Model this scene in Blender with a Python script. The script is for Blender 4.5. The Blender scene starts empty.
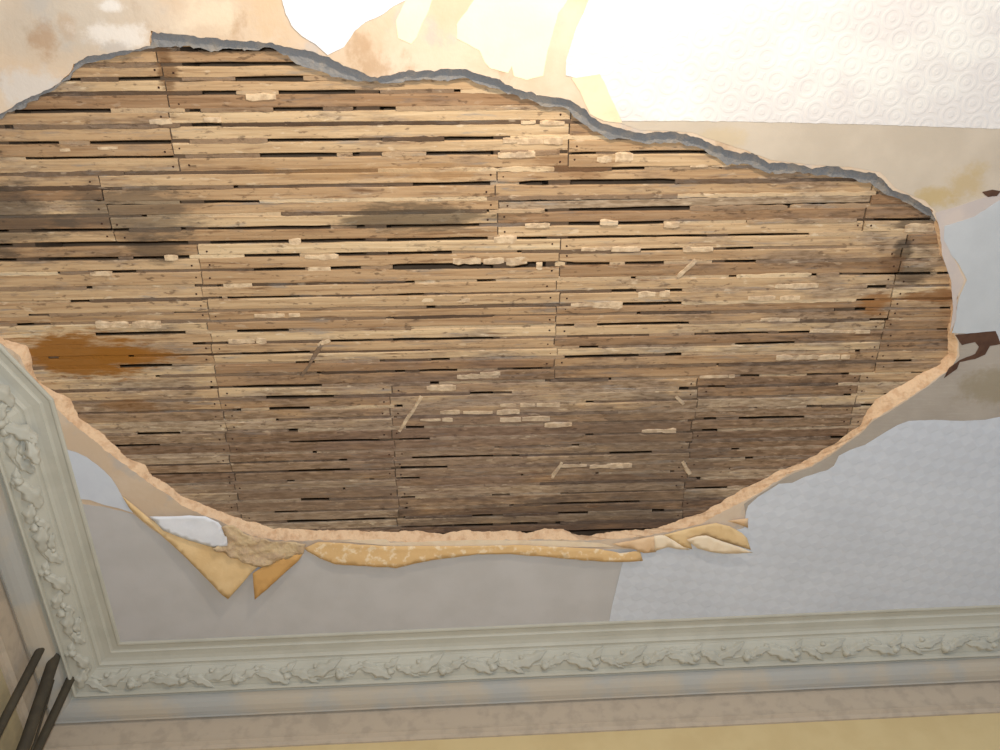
import bpy, math, random
from mathutils import Vector, Matrix, noise
from mathutils.geometry import delaunay_2d_cdt

scene = bpy.context.scene
col = scene.collection
random.seed(7)

# ------------------------------------------------------------------ camera
YAW, PITCH, ROLL, FPX = math.radians(5.115), math.radians(59.26), math.radians(-5.609), 972.0
CAM = Vector((0, 0, 1.5))
H = 3.5                      # ceiling plane
ZL = H + 0.022               # underside of the laths
fw = Vector((math.sin(YAW) * math.cos(PITCH), math.cos(YAW) * math.cos(PITCH), math.sin(PITCH)))
r0 = Vector((math.cos(YAW), -math.sin(YAW), 0)); u0 = r0.cross(fw)
rt = r0 * math.cos(ROLL) + u0 * math.sin(ROLL)
up = -r0 * math.sin(ROLL) + u0 * math.cos(ROLL)
cd = bpy.data.cameras.new('camera'); cam = bpy.data.objects.new('camera', cd); col.objects.link(cam)
cd.sensor_width = 36; cd.lens = FPX * 36 / 1000; cd.clip_start = 0.02
m = Matrix((rt, up, -fw)).transposed().to_4x4(); m.translation = CAM
cam.matrix_world = m
scene.camera = cam

# ------------------------------------------------------------------ light
w = bpy.data.worlds.new('world'); scene.world = w; w.use_nodes = True
w.node_tree.nodes['Background'].inputs[0].default_value = (0.72, 0.84, 1.0, 1)
w.node_tree.nodes['Background'].inputs[1].default_value = 0.5
ld = bpy.data.lights.new('room_lamp', 'POINT'); ld.energy = 51; ld.color = (1.0, 0.84, 0.64); ld.shadow_soft_size = 0.03
lo = bpy.data.objects.new('room_lamp', ld); col.objects.link(lo); lo.location = (0.24, -0.26, 2.90)
wd = bpy.data.lights.new('window_daylight', 'AREA'); wd.shape = 'RECTANGLE'; wd.size = 1.6; wd.size_y = 1.8
wd.energy = 12; wd.color = (0.80, 0.90, 1.0)
wo = bpy.data.objects.new('window_daylight', wd); col.objects.link(wo); wo.location = (2.6, -0.9, 1.7)
wo.rotation_euler = (Vector((0.4, 1.3, 3.3)) - wo.location).to_track_quat('-Z', 'Y').to_euler()
fd = bpy.data.lights.new('camera_flash', 'POINT'); fd.energy = 118; fd.color = (0.80, 0.90, 1.0); fd.shadow_soft_size = 0.02
fo = bpy.data.objects.new('camera_flash', fd); col.objects.link(fo); fo.location = CAM + up * .05 - rt * .03
vs = scene.view_settings
vs.view_transform = 'Standard'; vs.look = 'None'; vs.gamma = 1; vs.use_curve_mapping = False; vs.exposure = 0.0


def U(x, y, z=H):
    """where the photograph's sight line through (x, y) meets the horizontal plane z"""
    d = fw * FPX + rt * (x - 500) - up * (y - 375)
    return CAM + d * ((z - CAM.z) / d.z)


# ------------------------------------------------------------------ materials
def lin(c):
    return tuple(((v / 255) / 12.92 if v / 255 <= .04045 else ((v / 255 + .055) / 1.055) ** 2.4) for v in c) + (1,)


class NT:
    def __init__(s, name, rough=0.9):
        s.m = bpy.data.materials.new(name); s.m.use_nodes = True
        s.t = s.m.node_tree; s.b = s.t.nodes['Principled BSDF']
        s.b.inputs['Roughness'].default_value = rough
        s.b.inputs['Specular IOR Level'].default_value = 0.2

    def n(s, typ, **k):
        nd = s.t.nodes.new(typ)
        for a, v in k.items(): setattr(nd, a, v)
        return nd

    def put(s, sock, v):
        if isinstance(v, bpy.types.NodeSocket): s.t.links.new(v, sock)
        else: sock.default_value = v

    def pos(s):
        return s.n('ShaderNodeNewGeometry').outputs['Position']

    def mapped(s, scale=(1, 1, 1), rot=(0, 0, 0), loc=(0, 0, 0)):
        mp = s.n('ShaderNodeMapping'); s.put(mp.inputs[0], s.pos())
        mp.inputs['Location'].default_value = loc; mp.inputs['Rotation'].default_value = rot; mp.inputs['Scale'].default_value = scale
        return mp.outputs[0]

    def noise(s, scale, detail=4, vec=None, rough=.55, dist=0):
        nd = s.n('ShaderNodeTexNoise'); s.put(nd.inputs['Vector'], vec or s.pos())
        nd.inputs['Scale'].default_value = scale; nd.inputs['Detail'].default_value = detail
        nd.inputs['Roughness'].default_value = rough; nd.inputs['Distortion'].default_value = dist
        return nd.outputs[0]

    def mr(s, v, a, b, c=0, d=1, smooth=True):
        nd = s.n('ShaderNodeMapRange'); nd.interpolation_type = 'SMOOTHSTEP' if smooth else 'LINEAR'
        s.put(nd.inputs[0], v)
        for i, q in enumerate((a, b, c, d)): s.put(nd.inputs[1 + i], q)
        return nd.outputs[0]

    def math(s, op, a, b=0.0):
        nd = s.n('ShaderNodeMath', operation=op); s.put(nd.inputs[0], a); s.put(nd.inputs[1], b)
        return nd.outputs[0]

    def mix(s, f, a, b, mode='MIX'):
        nd = s.n('ShaderNodeMix', data_type='RGBA', blend_type=mode)
        s.put(nd.inputs[0], f); s.put(nd.inputs[6], a); s.put(nd.inputs[7], b)
        return nd.outputs[2]

    def ramp(s, v, stops):
        nd = s.n('ShaderNodeValToRGB'); e = nd.color_ramp.elements
        while len(e) < len(stops): e.new(.5)
        for el, (p, c) in zip(e, stops): el.position = p; el.color = lin(c)
        s.put(nd.inputs[0], v); return nd.outputs[0]

    def spot(s, cx, cy, rx, ry, soft=.5, nz=None, amt=.6):
        """a blotch of its own shape on the surface (ellipse with a noisy border)"""
        sub = s.n('ShaderNodeVectorMath', operation='SUBTRACT'); s.put(sub.inputs[0], s.pos()); sub.inputs[1].default_value = (cx, cy, 0)
        mul = s.n('ShaderNodeVectorMath', operation='MULTIPLY'); s.put(mul.inputs[0], sub.outputs[0]); mul.inputs[1].default_value = (1 / rx, 1 / ry, 0)
        ln = s.n('ShaderNodeVectorMath', operation='LENGTH'); s.put(ln.inputs[0], mul.outputs[0])
        v = ln.outputs['Value']
        if nz is not None: v = s.math('ADD', v, s.math('MULTIPLY', s.math('SUBTRACT', nz, .5), amt))
        return s.mr(v, 1 - soft, 1 + soft, 1, 0)

    def bump(s, h, strength=.5, dist=.002, prev=None):
        nd = s.n('ShaderNodeBump'); s.put(nd.inputs['Height'], h)
        nd.inputs['Strength'].default_value = strength; nd.inputs['Distance'].default_value = dist
        if prev: s.put(nd.inputs['Normal'], prev)
        return nd.outputs[0]

    def done(s, colr, nrm=None):
        s.put(s.b.inputs['Base Color'], colr)
        if nrm: s.put(s.b.inputs['Normal'], nrm)
        return s.m


def px_ellipse(x0, x1, y0, y1, z=ZL):
    a, b, c, d = U(x0, (y0 + y1) / 2, z), U(x1, (y0 + y1) / 2, z), U((x0 + x1) / 2, y0, z), U((x0 + x1) / 2, y1, z)
    return (a.x + b.x) / 2, (c.y + d.y) / 2, abs(b.x - a.x) / 2, abs(d.y - c.y) / 2


def grime(N, c, mp, grey=0.0):
    """old plaster dust, soot streaks and specks rubbed over laths and keys alike"""
    d1 = N.noise(6, 8, mp, .68)
    d2 = N.noise(1.7, 3, None, .5)
    sep = N.n('ShaderNodeSeparateXYZ'); N.put(sep.inputs[0], N.pos())
    far = N.mr(sep.outputs[1], 1.0, 1.45, 0, .20)
    th = N.math('ADD', N.math('ADD', d1, N.math('MULTIPLY', N.math('SUBTRACT', d2, .5), .5)), far)
    dust = N.mr(th, .48 - grey * .3, .68 - grey * .3, 0, .64)
    dcol = N.mix(N.mr(N.noise(34, 5, mp), .38, .62), lin((104, 90, 80)), lin((164, 148, 134)))
    c = N.mix(dust, c, dcol)
    # grey lime smears and brown streaks drawn out along the laths
    c = N.mix(N.mr(N.noise(7, 7, N.mapped((1, 9, 1), loc=(4, 2, 0)), .66), .56, .70, 0, .7), c, lin((150, 146, 142)))
    c = N.mix(N.mr(N.noise(8, 7, N.mapped((1, 10, 1), loc=(9, 5, 0)), .66), .57, .72, 0, .7), c, lin((112, 80, 56)))
    c = N.mix(N.mr(N.noise(13, 8, N.mapped((1, 3, 1), loc=(2, 7, 0)), .72), .58, .74, 0, .6), c, lin((84, 70, 60)))
    c = N.mix(N.mr(N.noise(70, 4, N.mapped((.6, 1.4, 1))), .60, .70, 0, .6), c, lin((88, 70, 58)))
    c = N.mix(N.mr(N.noise(55, 4, N.mapped((.5, 1.6, 1), loc=(5, 5, 0))), .62, .70, 0, .6), c, lin((222, 204, 178)))
    return c


def wood_mat(name, grey=0.0):
    N = NT(name, .85)
    rnd = N.n('ShaderNodeObjectInfo').outputs['Random']
    off = N.n('ShaderNodeCombineXYZ'); N.put(off.inputs[0], N.math('MULTIPLY', rnd, 37.0)); N.put(off.inputs[2], N.math('MULTIPLY', rnd, 11.0))
    add = N.n('ShaderNodeVectorMath', operation='ADD'); N.put(add.inputs[0], N.pos()); N.put(add.inputs[1], off.outputs[0])
    mp = N.n('ShaderNodeMapping'); N.put(mp.inputs[0], add.outputs[0]); mp.inputs['Scale'].default_value = (2.2, 60, 20)
    grain = N.noise(2.0, 6, mp.outputs[0], .62, .3)
    c = N.ramp(grain, [(.25, (152, 124, 96)), (.45, (194, 166, 132)), (.62, (210, 184, 150)), (.8, (226, 206, 176))])
    tone = N.ramp(rnd, [(0, (190, 174, 164)), (.35, (218, 205, 192)), (.7, (240, 232, 222)), (1, (255, 254, 248))])
    mp2 = N.n('ShaderNodeMapping'); N.put(mp2.inputs[0], N.pos()); mp2.inputs['Scale'].default_value = (1, 4.5, 1)
    c = grime(N, c, mp2.outputs[0], grey)
    c = N.mix(1.0, c, tone, 'MULTIPLY')
    nz = N.noise(9, 7, mp2.outputs[0], .66)
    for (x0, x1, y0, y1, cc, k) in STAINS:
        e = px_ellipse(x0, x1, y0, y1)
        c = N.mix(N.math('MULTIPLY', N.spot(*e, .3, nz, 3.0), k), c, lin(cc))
    nr = N.bump(grain, .5, .0025)
    nr = N.bump(N.noise(160, 3), .35, .0012, nr)
    return N.done(c, nr)


STAINS = [(24, 140, 334, 376, (142, 92, 34), .93), (90, 172, 346, 368, (142, 92, 34), .9), (105, 160, 400, 412, (124, 84, 44), .6), (-70, 60, 190, 252, (70, 62, 54), .6),
          (70, 200, 188, 240, (84, 74, 64), .6), (345, 492, 206, 231, (74, 64, 52), .7), (130, 185, 240, 262, (70, 60, 50), .6),
          (894, 912, 238, 262, (52, 44, 38), .7), (892, 930, 264, 282, (60, 50, 42), .65), (880, 905, 255, 275, (110, 76, 46), .5), (895, 945, 216, 230, (60, 52, 46), .6), (903, 957, 290, 304, (128, 82, 40), .75),
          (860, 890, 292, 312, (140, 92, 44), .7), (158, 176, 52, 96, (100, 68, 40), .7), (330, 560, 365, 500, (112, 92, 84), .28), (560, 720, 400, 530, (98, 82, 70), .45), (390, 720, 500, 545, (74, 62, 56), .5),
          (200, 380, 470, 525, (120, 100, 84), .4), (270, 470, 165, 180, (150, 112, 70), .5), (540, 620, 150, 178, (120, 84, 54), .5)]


def key_mat():
    N = NT('lime_plaster_in_gaps', .95)
    rnd = N.n('ShaderNodeObjectInfo').outputs['Random']
    a = N.ramp(rnd, [(0, (118, 98, 80)), (.35, (150, 128, 106)), (.7, (182, 156, 126)), (1, (212, 188, 154))])
    mp = N.mapped((1, 4.5, 1))
    c = grime(N, a, mp)
    c = N.mix(.75, c, N.mix(1.0, c, N.ramp(rnd, [(0, (150, 138, 130)), (.5, (226, 216, 206)), (1, (255, 252, 246))]), 'MULTIPLY'))
    nz = N.noise(9, 7, mp, .66)
    for (x0, x1, y0, y1, cc, k) in STAINS:
        e = px_ellipse(x0, x1, y0, y1)
        c = N.mix(N.math('MULTIPLY', N.spot(*e, .3, nz, 3.0), k), c, lin(cc))
    return N.done(c, N.bump(N.noise(120, 5), .7, .003))


def plain(name, base, alt, scale=20, lo=.4, hi=.65, amt=.6, b=.3, bs=140, bd=.0015, rough=.92):
    N = NT(name, rough)
    c = N.mix(N.mr(N.noise(scale, 5), lo, hi, 0, amt), lin(base), lin(alt))
    return N.done(c, N.bump(N.noise(bs, 4), b, bd))


def ceiling_mat():
    N = NT('old_skim_plaster', .92)
    c = N.mix(N.mr(N.noise(5, 6, None, .6), .38, .62), lin((204, 180, 154)), lin((214, 194, 172)))
    c = N.mix(N.mr(N.noise(11, 5, N.mapped((1, 1, 1), (0, 0, .6))), .54, .68, 0, .75), c, lin((186, 176, 168)))
    c = N.mix(N.mr(N.noise(8, 6, N.mapped((1, .7, 1), loc=(3, 1, 0)), .65), .55, .68, 0, .6), c, lin((172, 138, 104)))
    e = px_ellipse(-20, 150, -20, 60, H)
    c = N.mix(N.math('MULTIPLY', N.spot(*e, .6, N.noise(9, 4), 1.2), .5), c, lin((176, 170, 160)))
    for (x0, x1, y0, y1, cc, k) in ((32, 58, 26, 58, (166, 130, 96), .6), (60, 76, 16, 40, (176, 146, 116), .4), (84, 146, 22, 46, (226, 218, 210), .7), (100, 126, 0, 12, (228, 222, 216), .7), (0, 60, 70, 110, (206, 206, 206), .5), (244, 284, -30, 40, (206, 176, 140), .5), (180, 240, 0, 30, (226, 208, 182), .6)):
        c = N.mix(N.math('MULTIPLY', N.spot(*px_ellipse(x0, x1, y0, y1, H), .5, N.noise(18, 6, None, .7), 3.4), k), c, lin(cc))
    return N.done(c, N.bump(N.noise(90, 5), .35, .002))


def taupe_mat(name='taupe_lining_paper', c1=(163, 152, 140), c2=(173, 162, 150)):
    N = NT(name, .93)
    c = N.mix(N.mr(N.noise(7, 5), .35, .65), lin(c1), lin(c2))
    c = N.mix(N.mr(N.noise(60, 3, N.mapped((.5, 3, 1))), .5, .7, 0, .2), c, lin((188, 178, 166)))
    for (x0, x1, y0, y1, cc, k) in ((916, 950, 186, 206, (184, 158, 104), .7), (945, 985, 168, 198, (184, 158, 108), .6), (960, 1020, 370, 402, (142, 128, 100), .6), (700, 745, 128, 150, (196, 172, 128), .4)):
        c = N.mix(N.math('MULTIPLY', N.spot(*px_ellipse(x0, x1, y0, y1, H), .5, N.noise(16, 6, None, .68), 3.0), k), c, lin(cc))
    return N.done(c, N.bump(N.noise(200, 3), .2, .001))


def diamond(name, base, alt, cell, rot, strength, dist):
    N = NT(name, .8)
    sep = N.n('ShaderNodeSeparateXYZ'); N.put(sep.inputs[0], N.mapped((1, 1, 1), (0, 0, rot)))
    a = N.math('SINE', N.math('MULTIPLY', sep.outputs[0], 6.283 / cell)); b = N.math('SINE', N.math('MULTIPLY', sep.outputs[1], 6.283 / cell))
    h = N.mr(N.math('ADD', N.math('MULTIPLY', a, b), N.math('MULTIPLY', N.math('SUBTRACT', N.noise(90, 3), .5), .5)), -.35, .35)
    c = N.mix(N.mr(N.noise(3, 2), .4, .6), lin(base), lin(alt))
    c = N.mix(N.math('MULTIPLY', h, .12), c, lin((168, 168, 174)))  # emboss shading mixed faintly into the colour along the relief
    return N.done(c, N.bump(N.noise(260, 3), .2, .001, N.bump(h, strength, dist)))


def embossed(name, base, alt, cell, rings, rot, strength, dist):
    N = NT(name, .8)
    mp = N.mapped((1, 1, 0), (0, 0, rot))
    vo = N.n('ShaderNodeTexVoronoi'); vo.voronoi_dimensions = '2D'; N.put(vo.inputs['Vector'], mp)
    vo.inputs['Scale'].default_value = 1 / cell; vo.inputs['Randomness'].default_value = 0.12
    ring = N.math('SINE', N.math('MULTIPLY', vo.outputs['Distance'], rings * 6.283 / .7))
    h = N.mr(ring, -.6, .8)
    c = N.mix(N.mr(N.noise(6, 3), .4, .6), lin(base), lin(alt))
    nr = N.bump(h, strength, dist)
    nr = N.bump(N.noise(220, 3), .25, .001, nr)
    return N.done(c, nr)


M = {}
M['wood'] = wood_mat('riven_lath_wood')
M['grey_wood'] = wood_mat('dusty_lath_wood', 1.0)
M['key'] = key_mat()
NB = NT('cream_plaster_nib', .95)
nb0 = NB.mix(NB.mr(NB.noise(60, 5), .4, .62, 0, .8), lin((214, 188, 154)), lin((180, 152, 122)))
M['nib'] = NB.done(NB.mix(.6, nb0, grime(NB, nb0, NB.mapped((1, 4.5, 1)))), NB.bump(NB.noise(110, 5), .7, .003))
M['ceiling'] = ceiling_mat()
M['edge'] = plain('broken_plaster_edge', (222, 188, 152), (196, 156, 120), 45, .45, .68, .75, .9, 130, .004)
M['undercoat'] = plain('shadow_grey_undercoat', (128, 127, 127), (156, 146, 134), 30, .45, .68, .7, .9, 90, .005)  # undercoat grey that also stands in for the shadow band at the edge
M['taupe'] = taupe_mat()
M['grey_paper'] = plain('grey_lining_paper', (193, 189, 187), (185, 181, 178), 8, .35, .65, .8, .2, 200, .001)
M['beige_paper'] = taupe_mat('beige_lining_paper', (198, 184, 166), (188, 174, 156))
M['white_emb'] = embossed('white_fan_embossed_paper', (226, 222, 216), (216, 210, 206), .050, 2.4, .5, .30, .0016)
M['blue_emb'] = diamond('pale_diamond_embossed_paper', (208, 211, 218), (202, 205, 212), .058, .62, .22, .002)
M['grey_white'] = plain('grey_white_paper', (190, 192, 194), (180, 182, 184), 12, .4, .65, .5, .25, 120)
M['blue_white'] = plain('blue_white_paper', (204, 208, 216), (196, 200, 210), 18, .4, .65, .5, .2, 160)
M['white'] = plain('white_paper', (226, 226, 230), (212, 212, 218), 18, .4, .65, .5, .2, 160)
M['yellow'] = plain('pale_yellow_distemper', (236, 234, 192), (230, 224, 180), 12, .4, .65, .5)
M['cream'] = plain('cream_scrap_paper', (232, 212, 178), (222, 196, 158), 14)
M['lilac'] = plain('lilac_grey_plaster', (190, 178, 172), (206, 190, 178), 14)
M['brownpaint'] = plain('dark_brown_scrap', (92, 66, 52), (70, 48, 40), 30)
M['tan'] = plain('tan_paper_back', (224, 192, 144), (210, 174, 122), 16, .38, .66, .6, .3, 180)
M['tan_worn'] = plain('tan_paper_back_flaked', (214, 176, 124), (234, 212, 178), 50, .52, .66, .8, .4, 160)
M['tan_dark'] = plain('tan_paper_back_dark', (204, 158, 98), (188, 142, 86), 20)
M['peach'] = plain('peach_torn_paper', (222, 188, 150), (206, 166, 122), 22)
M['pale'] = plain('pale_torn_paper', (234, 214, 186), (224, 198, 164), 22)
M['crumple'] = plain('crumpled_beige_paper', (206, 180, 142), (184, 156, 128), 34, .42, .62, .8, .9, 60, .006)
M['cornice'] = plain('cornice_paint', (186, 182, 168), (176, 172, 158), 10, .4, .65, .7, .3, 120)
M['cove'] = plain('cornice_cove_paint', (180, 168, 150), (166, 164, 158), 5, .42, .6, .9, .3, 120)
M['band'] = plain('cornice_band_paint', (182, 166, 146), (166, 152, 134), 24, .45, .65, .7, .5, 60)
M['wall'] = plain('yellow_wall', (202, 180, 134), (194, 170, 124), 9)
M['wall_left'] = plain('buff_wall', (176, 160, 126), (150, 138, 112), 7, .4, .6, .8)
M['pipe'] = plain('dark_pipe_paint', (66, 60, 50), (80, 72, 58), 25, rough=.6)
M['joist'] = plain('old_joist_wood', (116, 94, 74), (92, 74, 58), 12)
M['nail'] = plain('rusty_iron', (64, 40, 30), (44, 30, 24), 60)
M['floor'] = plain('bare_floor_boards', (150, 126, 98), (124, 102, 78), 6)


# ------------------------------------------------------------------ helpers
def mesh_obj(name, verts, faces, mat, parent=None, smooth=False):
    me = bpy.data.meshes.new(name); me.from_pydata([tuple(v) for v in verts], [], faces); me.update()
    me.materials.append(mat)
    if smooth: me.polygons.foreach_set('use_smooth', [True] * len(me.polygons))
    o = bpy.data.objects.new(name, me); col.objects.link(o)
    if parent: o.parent = parent
    return o


def tag(o, label=None, cat=None, group=None, kind=None):
    for k, v in (('label', label), ('category', cat), ('group', group), ('kind', kind)):
        if v: o[k] = v
    return o


def box(x0, x1, y0, y1, z0, z1):
    v = [(x, y, z) for z in (z0, z1) for y in (y0, y1) for x in (x0, x1)]
    return v, [(0, 2, 3, 1), (4, 5, 7, 6), (0, 1, 5, 4), (2, 6, 7, 3), (0, 4, 6, 2), (1, 3, 7, 5)]


def fr(p, s=1.0, seed=0.0):
    return noise.noise(Vector((p.x * s + seed, p.y * s - seed, seed * .7)))


def subdivide(pts, step, closed=True, jag=0.0, seed=0.0):
    out = []
    n = len(pts)
    for i in range(n if closed else n - 1):
        a, b = pts[i], pts[(i + 1) % n]
        k = max(1, int((b - a).length / step))
        out += [a.lerp(b, j / k) for j in range(k)]
    if not closed: out.append(pts[-1])
    if jag:
        out = [p + Vector((fr(p, 60, seed) + .6 * fr(p, 150, seed + 3), fr(p, 60, seed + 9) + .6 * fr(p, 150, seed + 5))) .to_3d() * jag if True else p for p in out]
    return out


def cdt(loops, mode):
    vs_, es = [], []
    for lp in loops:
        b = len(vs_)
        vs_ += [Vector((p.x, p.y)) for p in lp]
        es += [(b + i, b + (i + 1) % len(lp)) for i in range(len(lp))]
    r = delaunay_2d_cdt(vs_, es, [], 1, 1e-6)
    if mode == 4:                           # drop the triangles inside the second loop
        hole = loops[1]; fs = []
        for f_ in r[2]:
            cx = sum(r[0][i].x for i in f_) / len(f_); cy = sum(r[0][i].y for i in f_) / len(f_)
            ins = False
            for a, b in zip(hole, hole[1:] + hole[:1]):
                if (a.y > cy) != (b.y > cy) and cx < a.x + (b.x - a.x) * (cy - a.y) / (b.y - a.y): ins = not ins
            if not ins: fs.append(f_)
        return r[0], fs
    return r[0], r[2]


def sheet(name, pts, mat, z, parent, label=None, jag=.0012, thick=.0006, seed=1.0, world=False):
    """a thin sheet of paper pasted to the ceiling: pts are photograph points on the ceiling plane"""
    lp = subdivide([p if world else U(*p, z) for p in pts], .008, True, jag, seed)
    v2, f2 = cdt([lp], 1)
    n = len(v2)
    verts = [(p.x, p.y, z) for p in v2] + [(p.x, p.y, z + thick) for p in v2]
    faces = [tuple(reversed(f)) for f in f2] + [tuple(i + n for i in f) for f in f2]
    cnt = {}
    for f in f2:
        for i in range(len(f)):
            a, b = f[i], f[(i + 1) % len(f)]
            cnt[(min(a, b), max(a, b))] = cnt.get((min(a, b), max(a, b)), 0) + 1
    for (a, b), c in cnt.items():
        if c == 1: faces.append((a, b, b + n, a + n))
    o = mesh_obj(name, verts, faces, mat, parent)
    if label: o['label'] = label
    return o


# ------------------------------------------------------------------ the hole in the plaster
# (edge of the plaster's face, foot of the broken edge on the laths); None = straight cut
TOP = [(-55, 150), (-30, 130), (0, 114), (16, 104), (34, 96), (52, 87), (70, 74), (74, 64), (91, 56), (114, 53), (140, 48), (150, 45), (151, 30), (158, 33), (180, 34), (200, 38), (234, 40),
       (266, 42), (287, 48), (308, 51), (326, 56), (344, 66), (357, 70), (367, 75), (378, 77), (396, 74), (409, 71), (438, 70), (464, 68), (479, 74), (496, 79), (511, 87), (537, 95), (568, 100), (584, 109),
       (597, 121), (615, 127), (636, 133), (667, 131), (688, 135), (709, 142), (727, 150), (740, 153), (753, 153), (769, 163), (792, 163), (813, 168), (831, 165), (849, 170), (875, 173), (886, 182), (893, 190),
       (906, 195), (922, 203), (932, 211), (937, 221)]
PAIRS = [((943, 237), (937, 236)), ((944, 253), (940, 254)), ((951, 263), (947, 264)), ((953, 279), (949, 280)), ((957, 297), (952, 298)), ((955, 315), (951, 315)), ((953, 331), (947, 331)),
         ((957, 341), (947, 341)), ((958, 354), (948, 354)), ((953, 366), (939, 364)), ((944, 373), (925, 371)), ((927, 386), (904, 384)), ((906, 400), (876, 399)), ((886, 412), (866, 413)), ((872, 420), (861, 424)),
         ((861, 432), (840, 439)), ((844, 444), (819, 453)), ((828, 455), (799, 464)), ((810, 466), (780, 470)), ((792, 472), (760, 481)), ((774, 483), (741, 490)), ((756, 495), (723, 500)), ((742, 502), (705, 512)),
         ((722, 512), (686, 518)), ((700, 524), (667, 525)), ((672, 531), (646, 530)), ((646, 536), (617, 531)), ((615, 539), (592, 535)), ((592, 540), (576, 535)), ((570, 540), (563, 529)), ((545, 539), (545, 529)),
         ((527, 540), (527, 533)), ((506, 540), (506, 530)), ((482, 541), (482, 532)), ((460, 542), (466, 530)), ((440, 543), (443, 534)), ((420, 543), (420, 530)), ((391, 541), (391, 531)), ((352, 540), (352, 530)),
         ((325, 540), (328, 530)), ((300, 541), (300, 529)), ((274, 540), (274, 528)), ((252, 536), (256, 522)), ((236, 529), (240, 518)), ((218, 520), (218, 511)), ((198, 513), (200, 503)), ((182, 506), (178, 494)),
         ((166, 493), (167, 483)), ((148, 482), (152, 476)), ((130, 469), (146, 465)), ((114, 457), (126, 457)), ((99, 445), (117, 447)), ((78, 428), (100, 431)), ((62, 414), (79, 418)), ((47, 399), (70, 398)),
         ((40, 391), (43, 385)), ((30, 379), (34, 376)), ((24, 366), (31, 360)), ((18, 354), (28, 346)), ((0, 343), (4, 340)), ((-25, 318), (-20, 314)), ((-52, 285), (-46, 282)), ((-70, 245), (-64, 242)), ((-72, 195), (-66, 195))]
outer, inner = [], []
for q in TOP:
    p = U(*q); outer.append(p); inner.append(Vector((p.x, p.y - .004, ZL)))
for a, b in PAIRS:
    outer.append(U(*a)); inner.append(U(*b, ZL))
OUT, INN = [], []
for i in range(len(outer)):
    j = (i + 1) % len(outer)
    k = max(1, int((outer[j] - outer[i]).length / .006))
    for t in range(k):
        a, b = outer[i].lerp(outer[j], t / k), inner[i].lerp(inner[j], t / k)
        w1 = Vector((fr(a, 70, 2) + .7 * fr(a, 190, 5), fr(a, 70, 8) + .7 * fr(a, 190, 11), 0)) * .0032
        w2 = Vector((fr(b, 45, 21) + .7 * fr(b, 150, 25), fr(b, 45, 28) + .7 * fr(b, 150, 31), 0)) * .0036
        OUT.append(a + w1); INN.append(b + w2)

# ------------------------------------------------------------------ cornice line and walls
EB, EC = Vector((-.950, 2.025, 0)), Vector((-.955, 1.225, 0))
dA = Vector((1.554 + .950, 1.991 - 2.025, 0)).normalized()
dD = Vector((-.083, -.148, 0)).normalized()
EA, ED = EB + dA * 3.5, EC + dD * 2.6
PATH = [EA, EB, EC, ED]
nA = Vector((-dA.y, dA.x, 0)); nB = Vector((-1, .01, 0)).normalized(); nC = Vector((dD.y, -dD.x, 0))
if nC.x > 0: nC = -nC
NRM = [nA, nB, nC]
MIT = [nA, (nA + nB) / (1 + nA.dot(nB)), (nB + nC) / (1 + nB.dot(nC)), nC]
WALL_S = .214


def cpt(i, s, d):
    q = PATH[i] + MIT[i] * s
    return Vector((q.x, q.y, H - d))


# ------------------------------------------------------------------ ceiling
wl = [cpt(i, WALL_S + .1, 0) for i in range(4)]
rim = [Vector((wl[0].x, wl[0].y, H)), wl[1], wl[2], wl[3], Vector((wl[3].x, -1.6, H)), Vector((wl[0].x, -1.6, H))]
v1, f1 = cdt([rim, OUT], 4)
ceiling = mesh_obj('ceiling', [(p.x, p.y, H) for p in v1], [tuple(reversed(f)) for f in f1], M['ceiling'])
tag(ceiling, 'old plaster ceiling with a huge hole showing bare wooden laths', 'ceiling', kind='structure')
# broken edge of the plaster: four courses of crumbling lime between face and laths
n = len(OUT); ev, ef = [], []
R = 5
for j in range(R):
    t = j / (R - 1)
    for a, b in zip(OUT, INN):
        p = a.lerp(b, t)
        bul = math.sin(t * math.pi)
        d = (b - a).to_2d().to_3d()
        dn = d.normalized() if d.length > 1e-6 else Vector((0, 0, 0))
        k = (fr(p, 90, 3 + j) + .5 * fr(p, 260, 6 + j)) * .0045 * bul
        ev.append(p + dn * k + Vector((0, 0, -.003 * bul + .003 * bul * fr(p, 120, 40 + j))))
for j in range(R - 1):
    for i in range(n):
        k = (i + 1) % n
        ef.append((j * n + i, j * n + k, (j + 1) * n + k, (j + 1) * n + i))
edge = mesh_obj('plaster_edge', ev, ef, M['edge'], ceiling, True)
edge['label'] = 'crumbling tan broken edge of the plaster'
# back of the plaster, resting against the laths
v3, f3 = cdt([rim, INN], 4)
mesh_obj('plaster_back', [(p.x, p.y, ZL - .0005) for p in v3], [tuple(f) for f in f3], M['edge'], ceiling)

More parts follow.
